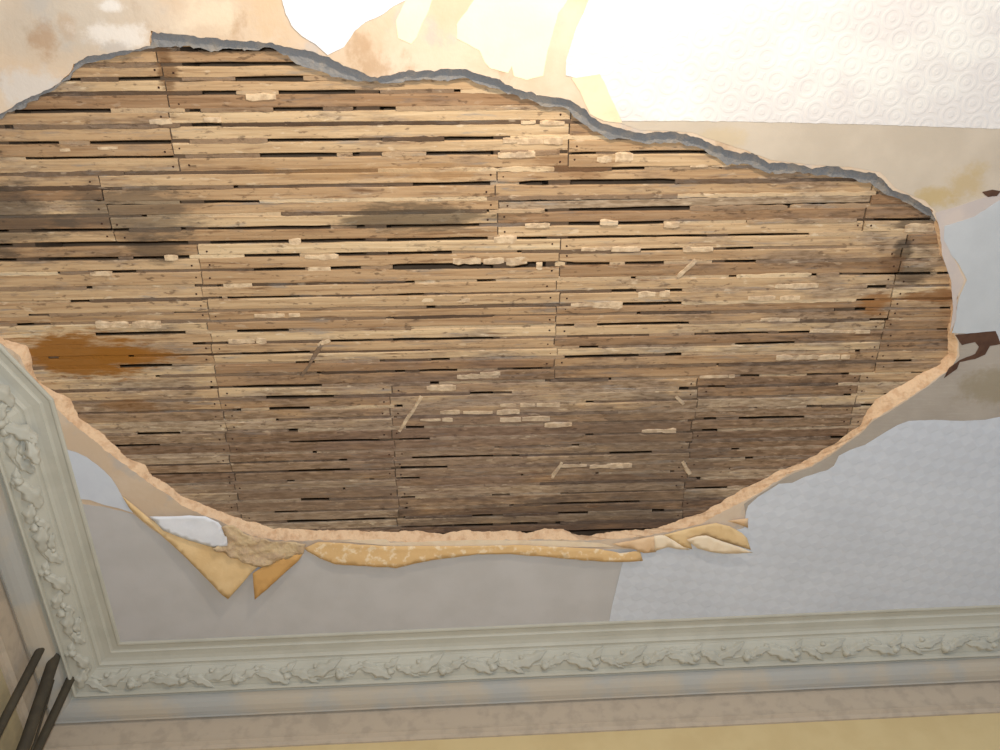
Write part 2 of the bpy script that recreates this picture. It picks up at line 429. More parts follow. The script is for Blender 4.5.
# ------------------------------------------------------------------ laths
GY = [49.4, 65, 79, 93, 110, 125, 141, 156, 172, 186, 200.6, 214, 228, 242, 255.7, 269, 284, 297, 310, 320, 330.6, 342, 353, 363, 373.5, 386, 397, 408, 419, 430, 441.5, 452, 461, 470.5, 481, 490, 500, 511, 521]
W = [U(300, y, ZL).y for y in GY]
W = [W[0] - .031 * k for k in (2, 1)] + W + [W[-1] + .031 * k for k in (1, 2)]
XL, XR = -1.30, 1.32
DARK = [(183, 300, 49), (163, 305, 65), (60, 82, 87), (125, 152, 82), (152, 182, 83), (238, 303, 79), (203, 237, 96), (185, 201, 113), (180, 222, 128), (15, 112, 117), (0, 15, 133), (31, 185, 160), (0, 60, 149), (90, 180, 147), (175, 190, 143),
        (278, 380, 92), (274, 323, 110), (356, 396, 109), (267, 382, 141), (448, 510, 139), (260, 337, 156), (358, 382, 155), (432, 500, 155), (414, 490, 184), (649, 667, 140), (565, 596, 156), (635, 735, 156), (612, 645, 170),
        (519, 675, 186), (545, 690, 211), (551, 664, 224), (0, 488, 246), (518, 808, 239), (643, 683, 249), (715, 753, 249), (568, 610, 261), (625, 665, 262), (715, 756, 262), (620, 636, 293), (670, 682, 294), (623, 682, 305),
        (671, 682, 354), (862, 930, 223), (839, 930, 277), (856, 875, 300), (836, 866, 312), (754, 795, 345), (761, 768, 333), (797, 813, 335), (139, 190, 260), (97, 137, 274), (33, 48, 312), (21, 50, 323), (98, 186, 336), (49, 60, 361),
        (125, 172, 362), (200, 221, 285), (204, 227, 299), (242, 300, 299), (212, 228, 342), (256, 305, 270), (332, 361, 269), (398, 555, 268), (250, 300, 257), (340, 452, 255), (398, 424, 293), (242, 289, 331), (246, 310, 353), (329, 500, 341),
        (385, 405, 373), (422, 458, 373), (215, 240, 387), (137, 180, 431), (240, 322, 387), (271, 334, 397), (271, 310, 408), (291, 298, 430), (297, 380, 441), (373, 430, 440), (288, 350, 470), (391, 448, 471), (405, 419, 482), (403, 414, 493),
        (309, 329, 500), (277, 298, 511), (289, 405, 521), (404, 453, 523), (460, 560, 528), (498, 550, 375), (470, 512, 389), (682, 725, 384), (696, 717, 419), (694, 718, 432), (614, 630, 454), (634, 652, 453), (703, 727, 491), (654, 664, 513),
        (480, 503, 513), (575, 588, 513), (814, 848, 380), (806, 821, 409), (740, 805, 416), (0, 130, 230), (180, 330, 228), (180, 260, 201), (360, 480, 228), (0, 120, 262), (570, 640, 352), (700, 760, 333), (600, 690, 320), (430, 520, 460), (150, 200, 470), (560, 640, 500), (110, 160, 445)]
dark_by_row = {}
for x0, x1, y in DARK:
    yc = U((x0 + x1) / 2, y, ZL).y
    g = min(range(len(W)), key=lambda i: abs(W[i] - yc))
    dark_by_row.setdefault(g, []).append((U(x0, y, ZL).x, U(x1, y, ZL).x))


def band(y):
    return 0 if y < .672 else 1 if y < .842 else 2 if y < 1.215 else 3


JX = [[U(166, 100, ZL).x, U(568, 130, ZL).x, U(888, 178, ZL).x], [U(106, 205, ZL).x, U(497, 210, ZL).x, U(867, 215, ZL).x],
      [U(208, 320, ZL).x, U(557, 320, ZL).x, U(884, 330, ZL).x], [U(222, 410, ZL).x, U(395, 460, ZL).x, U(690, 450, ZL).x, 1.0]]
THICK = .006


HEAVY = [(519, 675, 186, .0028), (398, 555, 268, .0042), (545, 690, 211, .0016), (551, 664, 224, .0012), (183, 300, 49, .001), (240, 322, 387, .0014), (238, 303, 79, .0016), (242, 289, 331, .0016), (635, 735, 156, .0014), (0, 130, 246, .001), (271, 310, 408, .0014), (460, 560, 528, .002)]
heavy_by_row = {}
for x0, x1, y, e in HEAVY:
    yc = U((x0 + x1) / 2, y, ZL).y
    g = min(range(len(W)), key=lambda i: abs(W[i] - yc))
    heavy_by_row.setdefault(g, []).append((U(x0, y, ZL).x, U(x1, y, ZL).x, e))


def recess(g, x):
    r_ = 0
    for a, b in dark_by_row.get(g, []):
        if a - .01 <= x <= b + .01: r_ = max(r_, .0005)
    for a, b, e in heavy_by_row.get(g, []):
        if a - .01 <= x <= b + .01: r_ = max(r_, e)
    return r_


def lath(x0, x1, yc, wd, ang, z, mat, seed, row):
    L = x1 - x0; k = max(3, int(L / .035)); xc = (x0 + x1) / 2
    vv, ff = [], []
    for i in range(k + 1):
        x = -L / 2 + L * i / k
        e1 = .0016 * noise.noise(Vector((x * 9, seed, 0))) + .0008 * noise.noise(Vector((x * 31, seed, 3)))
        e2 = .0016 * noise.noise(Vector((x * 9, seed, 7))) + .0008 * noise.noise(Vector((x * 31, seed, 5)))
        zz = .0014 * noise.noise(Vector((x * 5, seed, 11)))
        ya, yb = -wd / 2 + e1 + recess(row, xc + x), wd / 2 + e2 - recess(row + 1, xc + x)
        sk = .002 * math.sin(seed * 3) if i in (0, k) else 0
        vv += [(x + sk, ya, zz + .0016), (x, ya + .0018, zz), (x, yb - .0018, zz + .0004), (x - sk, yb, zz + .002), (x, yb, zz + THICK), (x, ya, zz + THICK)]
    for i in range(k):
        for j in range(6):
            a, b = i * 6 + j, i * 6 + (j + 1) % 6
            ff.append((a, b, b + 6, a + 6))
    ff += [tuple(range(5, -1, -1)), tuple(k * 6 + j for j in range(6))]
    o = mesh_obj('lath', vv, ff, mat, ceiling)
    o.location = ((x0 + x1) / 2, yc, z); o.rotation_euler = (0.055 * math.sin(seed * 5), 0, ang)
    return o


# nail shared by all laths: a small domed rose head
nvs = [(0, 0, -.0016)] + [(.0026 * math.cos(a * math.pi / 3), .0026 * math.sin(a * math.pi / 3), .0004) for a in range(6)]
nail_me = bpy.data.meshes.new('nail'); nail_me.from_pydata(nvs, [], [(0, 1 + (i + 1) % 6, 1 + i) for i in range(6)]); nail_me.materials.append(M['nail'])
block = {}
for i in range(len(W) - 1):
    y0, y1 = W[i], W[i + 1]
    bd = band((y0 + y1) / 2)
    xs = [XL] + [x + random.uniform(-.005, .005) for x in JX[bd]] + [XR]
    for s in range(len(xs) - 1):
        a, b = xs[s], xs[s + 1]
        key = (bd, s)
        if key not in block: block[key] = (random.uniform(-.003, .003), random.uniform(-.0012, .0015))
        dy, dz = block[key]
        wd = (y1 - y0) - random.uniform(.0055, .0078)
        yc = (y0 + y1) / 2 + dy * .5 + random.uniform(-.0009, .0009)
        ang = random.uniform(-.0026, .0026)
        mat = M['wood']
        seed = i * 7.31 + s * 2.17
        z = ZL + dz + random.uniform(-.0008, .0012)
        ym = U(600, 206, ZL).y
        if bd == 1 and s == 2 and y0 < ym < y1:
            mat = M['grey_wood']; ang = -.012; wd *= .8; z += .002
        o = lath(a + .0015, b - .0015, yc, wd, ang, z, mat, seed, i)
        for t in (0, 1):
            if random.random() < .62:
                nl = bpy.data.objects.new('nail', nail_me); col.objects.link(nl); nl.parent = o
                nl.location = ((-1 if t == 0 else 1) * ((b - a) / 2 - random.uniform(.012, .022)), random.uniform(-.004, .004), -.0002)


# ------------------------------------------------------------------ old plaster squeezed between the laths
def lump(name, x0, x1, yc, wd, z, drop, mat, seed, ang=0.0, rag=.5):
    L = x1 - x0; k = max(4, min(36, int(L / .011)))
    vv, ff = [], []
    for i in range(k + 1):
        t = i / k; x = -L / 2 + L * t
        end = .8 if i in (0, k) else 1
        n1 = noise.noise(Vector((x * 26, seed, 1))) + .8 * noise.noise(Vector((x * 70, seed, 4))); n2 = noise.noise(Vector((x * 26, seed, 9))) + .8 * noise.noise(Vector((x * 85, seed, 14)))
        ya = -wd / 2 * end * (1 + rag * n1); yb = wd / 2 * end * (1 + rag * n2)
        dz = -drop * (1 + .8 * noise.noise(Vector((x * 30, seed, 17)))) * end
        xx = x + (.004 * noise.noise(Vector((seed, 3, i))) if i in (0, k) else 0)
        vv += [(xx, ya, .003), (xx, ya * .7, dz), (xx, yb * .7, dz), (xx, yb, .003)]
    for i in range(k):
        for j in range(3):
            a = i * 4 + j
            ff.append((a, a + 1, a + 5, a + 4))
        ff.append((i * 4 + 3, i * 4, i * 4 + 4, i * 4 + 7))
    ff += [(3, 2, 1, 0), tuple(k * 4 + j for j in range(4))]
    o = mesh_obj(name, vv, ff, mat, ceiling)
    o.location = ((x0 + x1) / 2, yc, z); o.rotation_euler = (0, 0, ang)
    return o


for g in range(1, len(W) - 1):
    y = W[g]
    # only where the hole is open, never under the sound plaster
    xsp = []
    nO = len(INN)
    for i in range(nO):
        p, q = INN[i], INN[(i + 1) % nO]
        if (p.y - y) * (q.y - y) < 0: xsp.append(p.x + (q.x - p.x) * (y - p.y) / (q.y - p.y))
    if len(xsp) < 2: continue
    A, B = max(min(xsp) - .02, XL), min(max(xsp) + .02, XR)
    cuts = sorted(dark_by_row.get(g, []))
    free, x = [], A
    for c0, c1 in cuts:
        if c0 > x: free.append((x, min(c0, B)))
        x = max(x, c1)
    if x < B: free.append((x, B))
    for f0, f1 in free:
        x = f0
        while x < f1 - .012:
            L = min(random.uniform(.14, .56), f1 - x)
            if f1 - x - L < .05: L = f1 - x
            xm = x + L / 2
            bd = band(y); sgm = sum(1 for q in JX[bd] if xm > q)
            lump('plaster_key', x, x + L - (random.choice((0, 0, 0, .006, .012)) if y < .9 else random.choice((0, .006, .012, .02, .045))), y + block.get((bd, sgm), (0, 0))[0] * .5, random.uniform(.0105, .0135), ZL + random.choice((random.uniform(.0002, .0012), random.uniform(.0014, .0040))), random.uniform(.0000, .0008), M['key'], g * 3.7 + x * 9)
            x += L

NIBS = [(503, 562, 141, 9), (498, 535, 155, 8), (597, 633, 158, 10), (581, 644, 249, 7), (683, 717, 249, 7), (571, 623, 305, 8), (638, 670, 294, 7), (774, 818, 286, 6), (748, 800, 298, 6), (776, 849, 357, 6), (223, 252, 284, 9),
        (229, 266, 341, 7), (96, 161, 325, 8), (427, 456, 388, 7), (457, 498, 376, 6), (500, 550, 419, 6), (560, 630, 466, 5), (308, 331, 269, 6), (305, 339, 257, 7), (289, 301, 242, 8), (453, 527, 261, 11), (420, 452, 420, 5), (610, 632, 466, 6),
        (246, 276, 97, 8), (520, 565, 123, 5), (600, 618, 223, 6), (664, 680, 225, 6), (494, 517, 240, 9), (525, 550, 226, 5), (480, 500, 374, 5), (545, 572, 425, 5), (642, 676, 431, 5), (810, 870, 332, 4), (205, 222, 120, 6), (150, 172, 122, 7),
        (60, 70, 150, 4), (98, 118, 148, 4), (536, 543, 266, 7), (690, 730, 165, 5), (905, 934, 228, 10), (760, 800, 320, 4), (700, 735, 376, 4), (165, 178, 258, 7), (90, 112, 274, 5), (420, 470, 300, 5), (255, 300, 315, 5), (500, 560, 405, 6), (440, 520, 412, 6)]
NB2 = []
for x0, x1, y, h in NIBS:
    while x1 - x0 > 30:
        L = random.uniform(14, 30); NB2.append((x0, x0 + L, y + random.uniform(-.8, .8), h * random.uniform(.6, 1.05))); x0 += L + random.choice((0, 0, 2, 4))
    if x1 - x0 > 5: NB2.append((x0, x1, y, h))
for i, (x0, x1, y, h) in enumerate(NB2):
    a, b = U(x0, y, ZL), U(x1, y, ZL)
    hw = (U(x0, y + h / 2, ZL).y - U(x0, y - h / 2, ZL).y)
    lump('plaster_nib', a.x, b.x, (a.y + b.y) / 2, hw, ZL - .0004, random.uniform(.0004, .0018), M['nib'], i * 5.3, random.uniform(-.02, .02), .45)
for i, (x0, y0, x1, y1) in enumerate([(323, 342, 302, 376), (422, 396, 399, 432), (696, 260, 677, 277), (562, 462, 552, 478), (682, 462, 690, 474), (676, 396, 684, 404), (318, 345, 330, 340)]):
    a, b = U(x0, y0, ZL), U(x1, y1, ZL)
    c = (a + b) / 2; L = (b - a).length
    lump('plaster_smear', c.x - L / 2, c.x + L / 2, c.y, .011, ZL - .0008, .0018, M['nib'] if i else M['key'], i * 3.3, math.atan2(b.y - a.y, b.x - a.x), .6)

# ------------------------------------------------------------------ structure over the laths
for x in (-1.2, -.94, -.56, -.17, .115, .235, .6, .93, 1.25):
    v, f = box(x - .024, x + .024, -.2, 2.1, ZL + .0085, ZL + .15)
    mesh_obj('joist', v, f, M['joist'], ceiling)
bx0, bx1, by0, by1 = -2.6, 2.8, -1.6, 2.5
v, f = box(bx0, bx1, by0, by1, H + .002, ZL + .17)
uf = mesh_obj('upper_floor', v, f[1:], M['joist'])
tag(uf, 'dark underside of the floor above the laths', 'floor', kind='structure')

# ------------------------------------------------------------------ paper and distemper left on the ceiling
def P(name, pts, mat, lvl, label, **k):
    return sheet(name, pts, M[mat], H - .0005 * lvl - .0004, ceiling, label, seed=lvl * 3.1 + pts[0][0] * .01, **k)


def cz(i, s): q = cpt(i, s, 0); return q


P('lining_paper', [(52, 492), (80, 504), (104, 507), (133, 514), (150, 528), (175, 544), (200, 556), (230, 562), (300, 548), (330, 551), (400, 550), (480, 549), (560, 550), (640, 549), (720, 540), (760, 520), (1000, 430), (1440, 420), (1440, 620), (1000, 640), (500, 665), (90, 690)], 'grey_paper', 1, 'plain grey lining paper below the hole')
P('lining_paper', [(600, 100), (622, 124), (640, 130), (690, 132), (714, 140), (745, 150), (770, 160), (815, 165), (850, 167), (880, 172), (896, 188), (925, 201), (938, 213), (946, 224), (975, 214), (1000, 196), (1450, 130), (1450, 100), (760, 100)], 'beige_paper', 1, 'beige lining paper above the hole')
P('lining_paper', [(958, 334), (960, 356), (948, 371), (929, 386), (908, 400), (888, 413), (873, 421), (862, 433), (845, 445), (830, 456), (812, 467), (794, 473), (776, 484), (757, 496), (744, 504), (748, 530), (800, 520), (1450, 440), (1450, 320)], 'taupe', 2, 'olive taupe lining paper right of the hole')
P('wallpaper', [(589, 0), (583, 14), (576, 29), (570, 48), (566, 60), (566, 75), (576, 78), (600, 74), (606, 86), (610, 96), (616, 108), (622, 121), (680, 121), (740, 121.5), (870, 124.5), (1000, 129), (1450, 148), (1450, -180), (590, -180), (600, -60)], 'white_emb', 3, 'bright white embossed wallpaper in the upper corner')
P('wallpaper', [(282, 0), (286, 14), (292, 26), (302, 36), (315, 44), (328, 55), (344, 47), (350, 38), (354, 31), (366, 22), (380, 16), (394, 6), (406, 0), (430, -30), (420, -140), (260, -140), (270, -40)], 'white', 3, 'white torn wallpaper scrap at the top edge')
P('distemper_patch', [(406, 0), (400, 12), (396, 21), (398, 38), (411, 44), (416, 38), (420, 28), (427, 14), (432, 0), (440, -30), (410, -30)], 'yellow', 1, 'small pale yellow patch on peach plaster')
P('distemper_patch', [(474, 0), (464, 14), (457, 24), (457, 39), (468, 44), (479, 50), (485, 62), (490, 68), (508, 73), (512, 66), (514, 76), (527, 80), (543, 76), (547, 54), (553, 32), (558, 14), (568, 0), (580, -60), (470, -60)], 'yellow', 1, 'large pale yellow patch on peach plaster')
P('distemper_patch', [(571, 78), (600, 73), (615, 104), (622, 123), (604, 121), (590, 114), (580, 92)], 'cream', 2, 'small cream patch beside the white wallpaper')
P('wallpaper', [(1000, 200), (985, 210), (974, 217), (958, 222), (945, 226), (944, 240), (951, 254), (960, 266), (967, 280), (960, 296), (957, 306), (956, 320), (952, 333), (975, 334), (996, 332), (1000, 344), (1440, 348), (1440, 130)], 'grey_white', 3, 'grey white paper piece beside the right end')
P('plaster_skim', [(935, 213), (960, 206), (985, 197), (1005, 190), (1002, 199), (974, 217), (958, 223), (950, 250), (964, 280), (957, 298), (956, 320), (950, 333), (953, 310), (951, 280), (942, 255), (940, 230)], 'lilac', 2, 'lilac grey skim along the right edge of the hole')
P('distemper_patch', [(955, 335), (975, 333), (996, 331), (1001, 344), (990, 346), (985, 355), (975, 359), (960, 362), (957, 369), (944, 378), (949, 368), (960, 360), (975, 354), (979, 347), (975, 342), (962, 345)], 'brownpaint', 4, 'dark brown scrap under the grey white paper')
P('distemper_patch', [(982, 192), (992, 190), (1001, 191), (997, 196), (988, 197)], 'brownpaint', 4, 'small brown mark beside the right end')
P('wallpaper', [(1000, 417), (985, 420), (961, 421), (935, 420), (909, 421), (898, 425), (886, 432), (865, 445), (850, 450), (839, 456), (834, 466), (828, 470), (805, 477), (792, 483), (779, 484), (768, 491), (758, 497), (748, 506), (746, 512), (744, 528), (715, 536), (670, 541), (640, 547), (624, 556), (618, 582), (612, 606), (606, 640), (1450, 620), (1450, 385)], 'blue_emb', 4, 'pale blue grey embossed wallpaper below the hole', jag=.0007)
P('wallpaper', [(64, 449), (75, 452), (86, 457), (97, 465), (104, 471), (111, 478), (117, 487), (124, 500), (133, 513), (118, 508), (104, 505), (90, 500), (78, 499), (60, 500)], 'blue_white', 4, 'blue white paper scrap near the side cornice', jag=.0006)
P('plaster_skim', [(340, 541), (386, 539), (390, 543), (470, 540), (560, 541), (600, 543), (614, 547), (560, 547), (480, 546), (420, 548), (380, 545)], 'pale', 2, 'pale skim strip under the far edge')

# grey undercoat still clinging to the laths along the near edge, a ragged second break behind the face; its grey also paints in the shadow band
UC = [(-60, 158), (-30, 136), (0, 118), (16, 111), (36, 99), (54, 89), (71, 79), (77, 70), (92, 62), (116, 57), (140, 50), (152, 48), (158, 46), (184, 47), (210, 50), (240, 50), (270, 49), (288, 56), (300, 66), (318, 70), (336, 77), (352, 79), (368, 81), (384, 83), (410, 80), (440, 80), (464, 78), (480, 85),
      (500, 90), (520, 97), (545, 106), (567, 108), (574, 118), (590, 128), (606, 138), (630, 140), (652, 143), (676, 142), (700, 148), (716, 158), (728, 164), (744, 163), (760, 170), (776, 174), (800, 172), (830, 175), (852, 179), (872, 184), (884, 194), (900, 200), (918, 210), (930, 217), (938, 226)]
sheet('undercoat', [(q[0] - 4, q[1] - 14) for q in TOP[:1]] + [(x + 2, y - 9) for x, y in TOP[1:-1]] + [(944, 224)] + UC[::-1], M['undercoat'], ZL - .008, ceiling, 'ragged undercoat in shadow band grey along the near edge', jag=.006, thick=.007, seed=4.4)

# ------------------------------------------------------------------ torn flaps of paper hanging at the far edge
def flap(name, pts, mat, label, step=.012, seed=1.0, wrinkle=.002, parent=None):
    """pts: (photo x, photo y, how far the paper hangs below the ceiling)"""
    pp = [Vector(U(x, y, H - (.0045 + max(0, d - .0045) * .45))) for x, y, d in pts]
    lp = []
    for i in range(len(pp)):
        a, b = pp[i], pp[(i + 1) % len(pp)]
        k = max(1, int((b - a).length / step))
        lp += [a.lerp(b, j / k) for j in range(k)]
    # inner points carry the curl
    xs = [p.x for p in lp]; ys = [p.y for p in lp]
    ctrl = []
    for i in range(len(pp)):
        a, b = pp[i], pp[(i + 1) % len(pp)]
        k = max(1, int((b - a).length / .003))
        ctrl += [tuple(a.lerp(b, j / k)) for j in range(k)]

    def zat(x, y):
        sw = sz = 0
        for cx, cy, czz in ctrl:
            d2 = (cx - x) ** 2 + (cy - y) ** 2 + 1e-7
            wgt = 1 / d2 ** 1.5; sw += wgt; sz += wgt * czz
        return sz / sw
    pts2 = [Vector((p.x, p.y)) for p in lp]; es = [(i, (i + 1) % len(lp)) for i in range(len(lp))]
    gx = min(xs)
    while gx < max(xs):
        gy = min(ys)
        while gy < max(ys):
            q = Vector((gx + .002 * math.sin(gy * 900), gy))
            if min((c[0] - q.x) ** 2 + (c[1] - q.y) ** 2 for c in ctrl) > (.5 * step) ** 2: pts2.append(q)
            gy += step
        gx += step
    r = delaunay_2d_cdt(pts2, es, [], 1, 1e-6)
    used = sorted({i for f_ in r[2] for i in f_}); idx = {v: k for k, v in enumerate(used)}
    vv = []
    for i in used:
        q = r[0][i]
        vv.append((q.x, q.y, (-.006 if parent else 0) + min(H - .0045, zat(q.x, q.y) + wrinkle * noise.noise(Vector((q.x * 40, q.y * 40, seed))))))
    o = mesh_obj(name, vv, [tuple(reversed([idx[k] for k in f_])) for f_ in r[2]], M[mat], parent, True)
    md = o.modifiers.new('paper', 'SOLIDIFY'); md.thickness = .0009; md.offset = 0
    if parent is None: tag(o, label, 'paper', 'torn paper flaps along the hole')
    elif label: o['label'] = label
    return o


big = flap('paper_flap', [(122, 496, .004), (131, 503, .004), (150, 519, .006), (164, 528, .007), (190, 538, .008), (212, 545, .008), (240, 557, .01), (260, 565, .014), (252, 572, .024), (240, 586, .042), (228, 599, .055), (222, 595, .052), (198, 570, .036), (178, 550, .026), (156, 531, .018), (142, 520, .013), (130, 509, .008)],
           'tan', 'torn tan paper hanging in two points at lower left of the hole', seed=2)
flap('white_strip', [(150, 515, .005), (170, 515, .005), (190, 514, .005), (206, 515, .005), (219, 521, .006), (227, 532, .009), (228, 544, .012), (214, 546, .014), (190, 539, .014), (164, 529, .012)], 'white', 'white printed face of the folded paper', seed=3, parent=big)
flap('folded_point', [(253, 572, .02), (260, 567, .013), (272, 561, .008), (286, 556, .006), (304, 551, .005), (299, 559, .012), (282, 574, .026), (268, 587, .038), (255, 598, .048)], 'tan_dark', 'darker tan second point', seed=4, parent=big)
flap('crumpled_edge', [(222, 524, .005), (234, 524, .005), (250, 534, .005), (274, 539, .005), (290, 540, .005), (306, 542, .005), (304, 552, .01), (286, 558, .014), (262, 566, .016), (240, 559, .015), (212, 546, .012), (228, 541, .009)], 'crumple', 'crumpled beige paper', seed=5, parent=big, wrinkle=.012, step=.008)
flap('paper_flap', [(304, 548, .005), (318, 542, .005), (340, 543, .005), (385, 546, .005), (430, 546, .005), (470, 546, .005), (520, 545, .005), (560, 547, .005), (600, 549, .005), (620, 553, .006), (640, 551, .01), (643, 561, .02), (620, 562, .02), (580, 560, .018), (540, 556, .016), (510, 554, .015), (478, 554, .014), (432, 560, .02), (396, 568, .028), (388, 567, .026), (360, 566, .024), (335, 564, .022), (320, 558, .018), (307, 551, .01)],
     'tan_worn', 'long narrow flaked orange tan paper strip under the far edge', seed=6, wrinkle=.003)
flap('paper_flap', [(612, 544, .005), (634, 540, .005), (655, 536, .005), (656, 552, .014), (644, 553, .014), (634, 549, .012), (622, 547, .008)], 'peach', 'short peach paper tab at the end of the tan strip', seed=7)
flap('paper_flap', [(654, 536, .006), (664, 535, .006), (684, 546, .012), (690, 550, .015), (679, 549, .015), (668, 547, .014), (655, 551, .014)], 'pale', 'small pale paper tab between peach and curled pieces', seed=8)
curl = flap('paper_flap', [(663, 535, .005), (687, 529, .005), (704, 525, .005), (716, 523, .005), (729, 526, .006), (742, 533, .008), (747, 538, .012), (751, 550, .02), (738, 546, .018), (722, 541, .016), (706, 536, .014), (690, 538, .014), (692, 549, .018), (684, 547, .014)], 'tan', 'curled tan torn paper at lower right of the hole', seed=9)
flap('pale_strip', [(686, 538, .012), (696, 535, .013), (706, 534, .014), (722, 540, .018), (740, 546, .022), (752, 551, .026), (736, 552, .026), (722, 552, .026), (713, 551, .025), (697, 547, .02)], 'pale', 'pale inner face of the curled paper', seed=10, parent=curl)
flap('paper_flap', [(728, 521, .004), (748, 518, .004), (748, 528, .008), (738, 524, .006)], 'peach', 'tiny peach torn triangle beside the embossed paper', seed=11)

# ------------------------------------------------------------------ cornice
PROF_TOP = [(-.004, .0), (-.004, .006), (0, .012), (.004, .0135), (.008, .009), (.022, .009), (.026, .0125), (.028, .021), (.034, .022), (.046, .026), (.056, .034), (.060, .044), (.062, .052), (.067, .0515), (.071, .054), (.073, .059), (.075, .060), (.078, .068), (.088, .083), (.104, .095), (.122, .103), (.126, .104), (.126, .120), (.130, .124), (.1335, .122), (.1345, .106), (.141, .104), (.145, .116)]
PROF_COVE = [(.145, .116), (.147, .134), (.153, .148), (.163, .160), (.176, .169), (.188, .173), (.188, .181), (.1905, .179), (.192, .166), (.199, .166)]
PROF_BAND = [(.199, .166), (.201, .188), (.201, .236), (.198, .238), (.197, .246), (.201, .249), (.207, .254), (.209, .266), (.2165, .268)]


DROP = .70                    # how steeply the cornice falls


def lower(pr, k=.024):
    return [(s_, d_ * .59 if d_ < .0595 else d_ - k) for s_, d_ in pr]


PROF_TOP, PROF_COVE = lower(PROF_TOP), lower(PROF_COVE)
PROF_BAND = [(.199, .142), (.201, .164), (.201, .250), (.198, .252), (.197, .262), (.201, .266), (.207, .272), (.209, .288), (.2165, .290)]
PROF_TOP, PROF_COVE, PROF_BAND = [[(s_, d_ * DROP) for s_, d_ in pr] for pr in (PROF_TOP, PROF_COVE, PROF_BAND)]


def sweep(name, i, prof, mat, parent=None):
    vv, ff = [], []
    a, b = PATH[i], PATH[i + 1]
    k = 24
    for j in range(k + 1):
        t = j / k
        for s, d in prof:
            p = cpt(i, s, d).lerp(cpt(i + 1, s, d), t)
            wob = .0008 * noise.noise(Vector((t * 30, s * 40, i))) if 0 < j < k else 0
            vv.append(p + Vector((0, 0, wob)))
    n_ = len(prof)
    for j in range(k):
        for q in range(n_ - 1):
            A_ = j * n_ + q
            ff.append((A_, A_ + 1, A_ + 1 + n_, A_ + n_))
    return mesh_obj(name, vv, ff, mat, parent)


# ornament meshes, built flat: x along the run, y down the slope, z out of the wall
def leaf_mesh(name, L, Wd, Ht, lobes, curl):
    nu, nv = 12, 6
    vv, ff = [], []
    for i in range(nu + 1):
        u = i / nu
        prof = math.sin(math.pi * min(1, u ** .75)) ** .8 if 0 < u < 1 else 0
        lob = 1 + .22 * math.sin(u * lobes * 2 * math.pi)
        hw = Wd / 2 * prof * lob + .0012
        bend = curl * L * .3 * (u - .3) ** 2
        for j in range(nv + 1):
            v = j / nv * 2 - 1
            z = Ht * (.25 + .75 * math.sin(math.pi * min(1, u * .85 + .12))) * (1 - .75 * v * v) * (1 - .35 * math.exp(-(v / .18) ** 2))
            z += .18 * Ht * math.sin(u * lobes * 2 * math.pi) * abs(v)
            if abs(v) == 1: z = -.003
            vv.append((L * (u - .5), v * hw + bend, z))
    for i in range(nu):
        for j in range(nv):
            a = i * (nv + 1) + j
            ff.append((a, a + nv + 1, a + nv + 2, a + 1))
    me = bpy.data.meshes.new(name); me.from_pydata(vv, [], ff); me.materials.append(M['cornice'])
    me.polygons.foreach_set('use_smooth', [True] * len(me.polygons)); return me


def bulb_mesh(name, a, b, c):
    vv, ff = [], []
    nu, nv = 10, 5
    for i in range(nv + 1):
        th = math.pi / 2 * i / nv
        for j in range(nu):
            ph = 2 * math.pi * j / nu
            k = 1 + .12 * math.cos(3 * ph)
            vv.append((a * math.cos(th) * math.cos(ph) * k, b * math.cos(th) * math.sin(ph) * k, c * math.sin(th) - .002))
    for i in range(nv):
        for j in range(nu):
            ff.append((i * nu + j, i * nu + (j + 1) % nu, (i + 1) * nu + (j + 1) % nu, (i + 1) * nu + j))
    me = bpy.data.meshes.new(name); me.from_pydata(vv, [], ff); me.materials.append(M['cornice'])
    me.polygons.foreach_set('use_smooth', [True] * len(me.polygons)); return me


def stem_mesh(name, L, amp, rad):
    vv, ff = [], []
    k = 22
    for i in range(k + 1):
        t = i / k
        x, y = L * (t - .5), -amp * math.sin(t * 2 * math.pi)
        dy = -amp * 2 * math.pi / L * math.cos(t * 2 * math.pi)
        tx, ty = 1 / math.hypot(1, dy), dy / math.hypot(1, dy)
        r_ = rad * (1.15 + .35 * math.sin(t * 4 * math.pi))
        for j in range(6):
            a = math.pi * (j / 5)
            o_ = r_ * math.cos(a)
            vv.append((x - ty * o_, y + tx * o_, r_ * 1.5 * math.sin(a) - .001))
    for i in range(k):
        for j in range(5):
            a = i * 6 + j
            ff.append((a, a + 1, a + 7, a + 6))
    me = bpy.data.meshes.new(name); me.from_pydata(vv, [], ff); me.materials.append(M['cornice'])
    me.polygons.foreach_set('use_smooth', [True] * len(me.polygons)); return me


LEAF_A = leaf_mesh('acanthus_leaf', .10, .036, .019, 3, .9)
LEAF_B = leaf_mesh('acanthus_leaf', .075, .027, .016, 3, -1.2)
LEAF_C = leaf_mesh('acanthus_leaf', .05, .022, .014, 2, 1.6)
BULB = bulb_mesh('bud', .014, .012, .020)
BUD = bulb_mesh('bud', .009, .008, .014)
STEM = stem_mesh('vine_stem', .29, .013, .0042)
PERIOD = .29


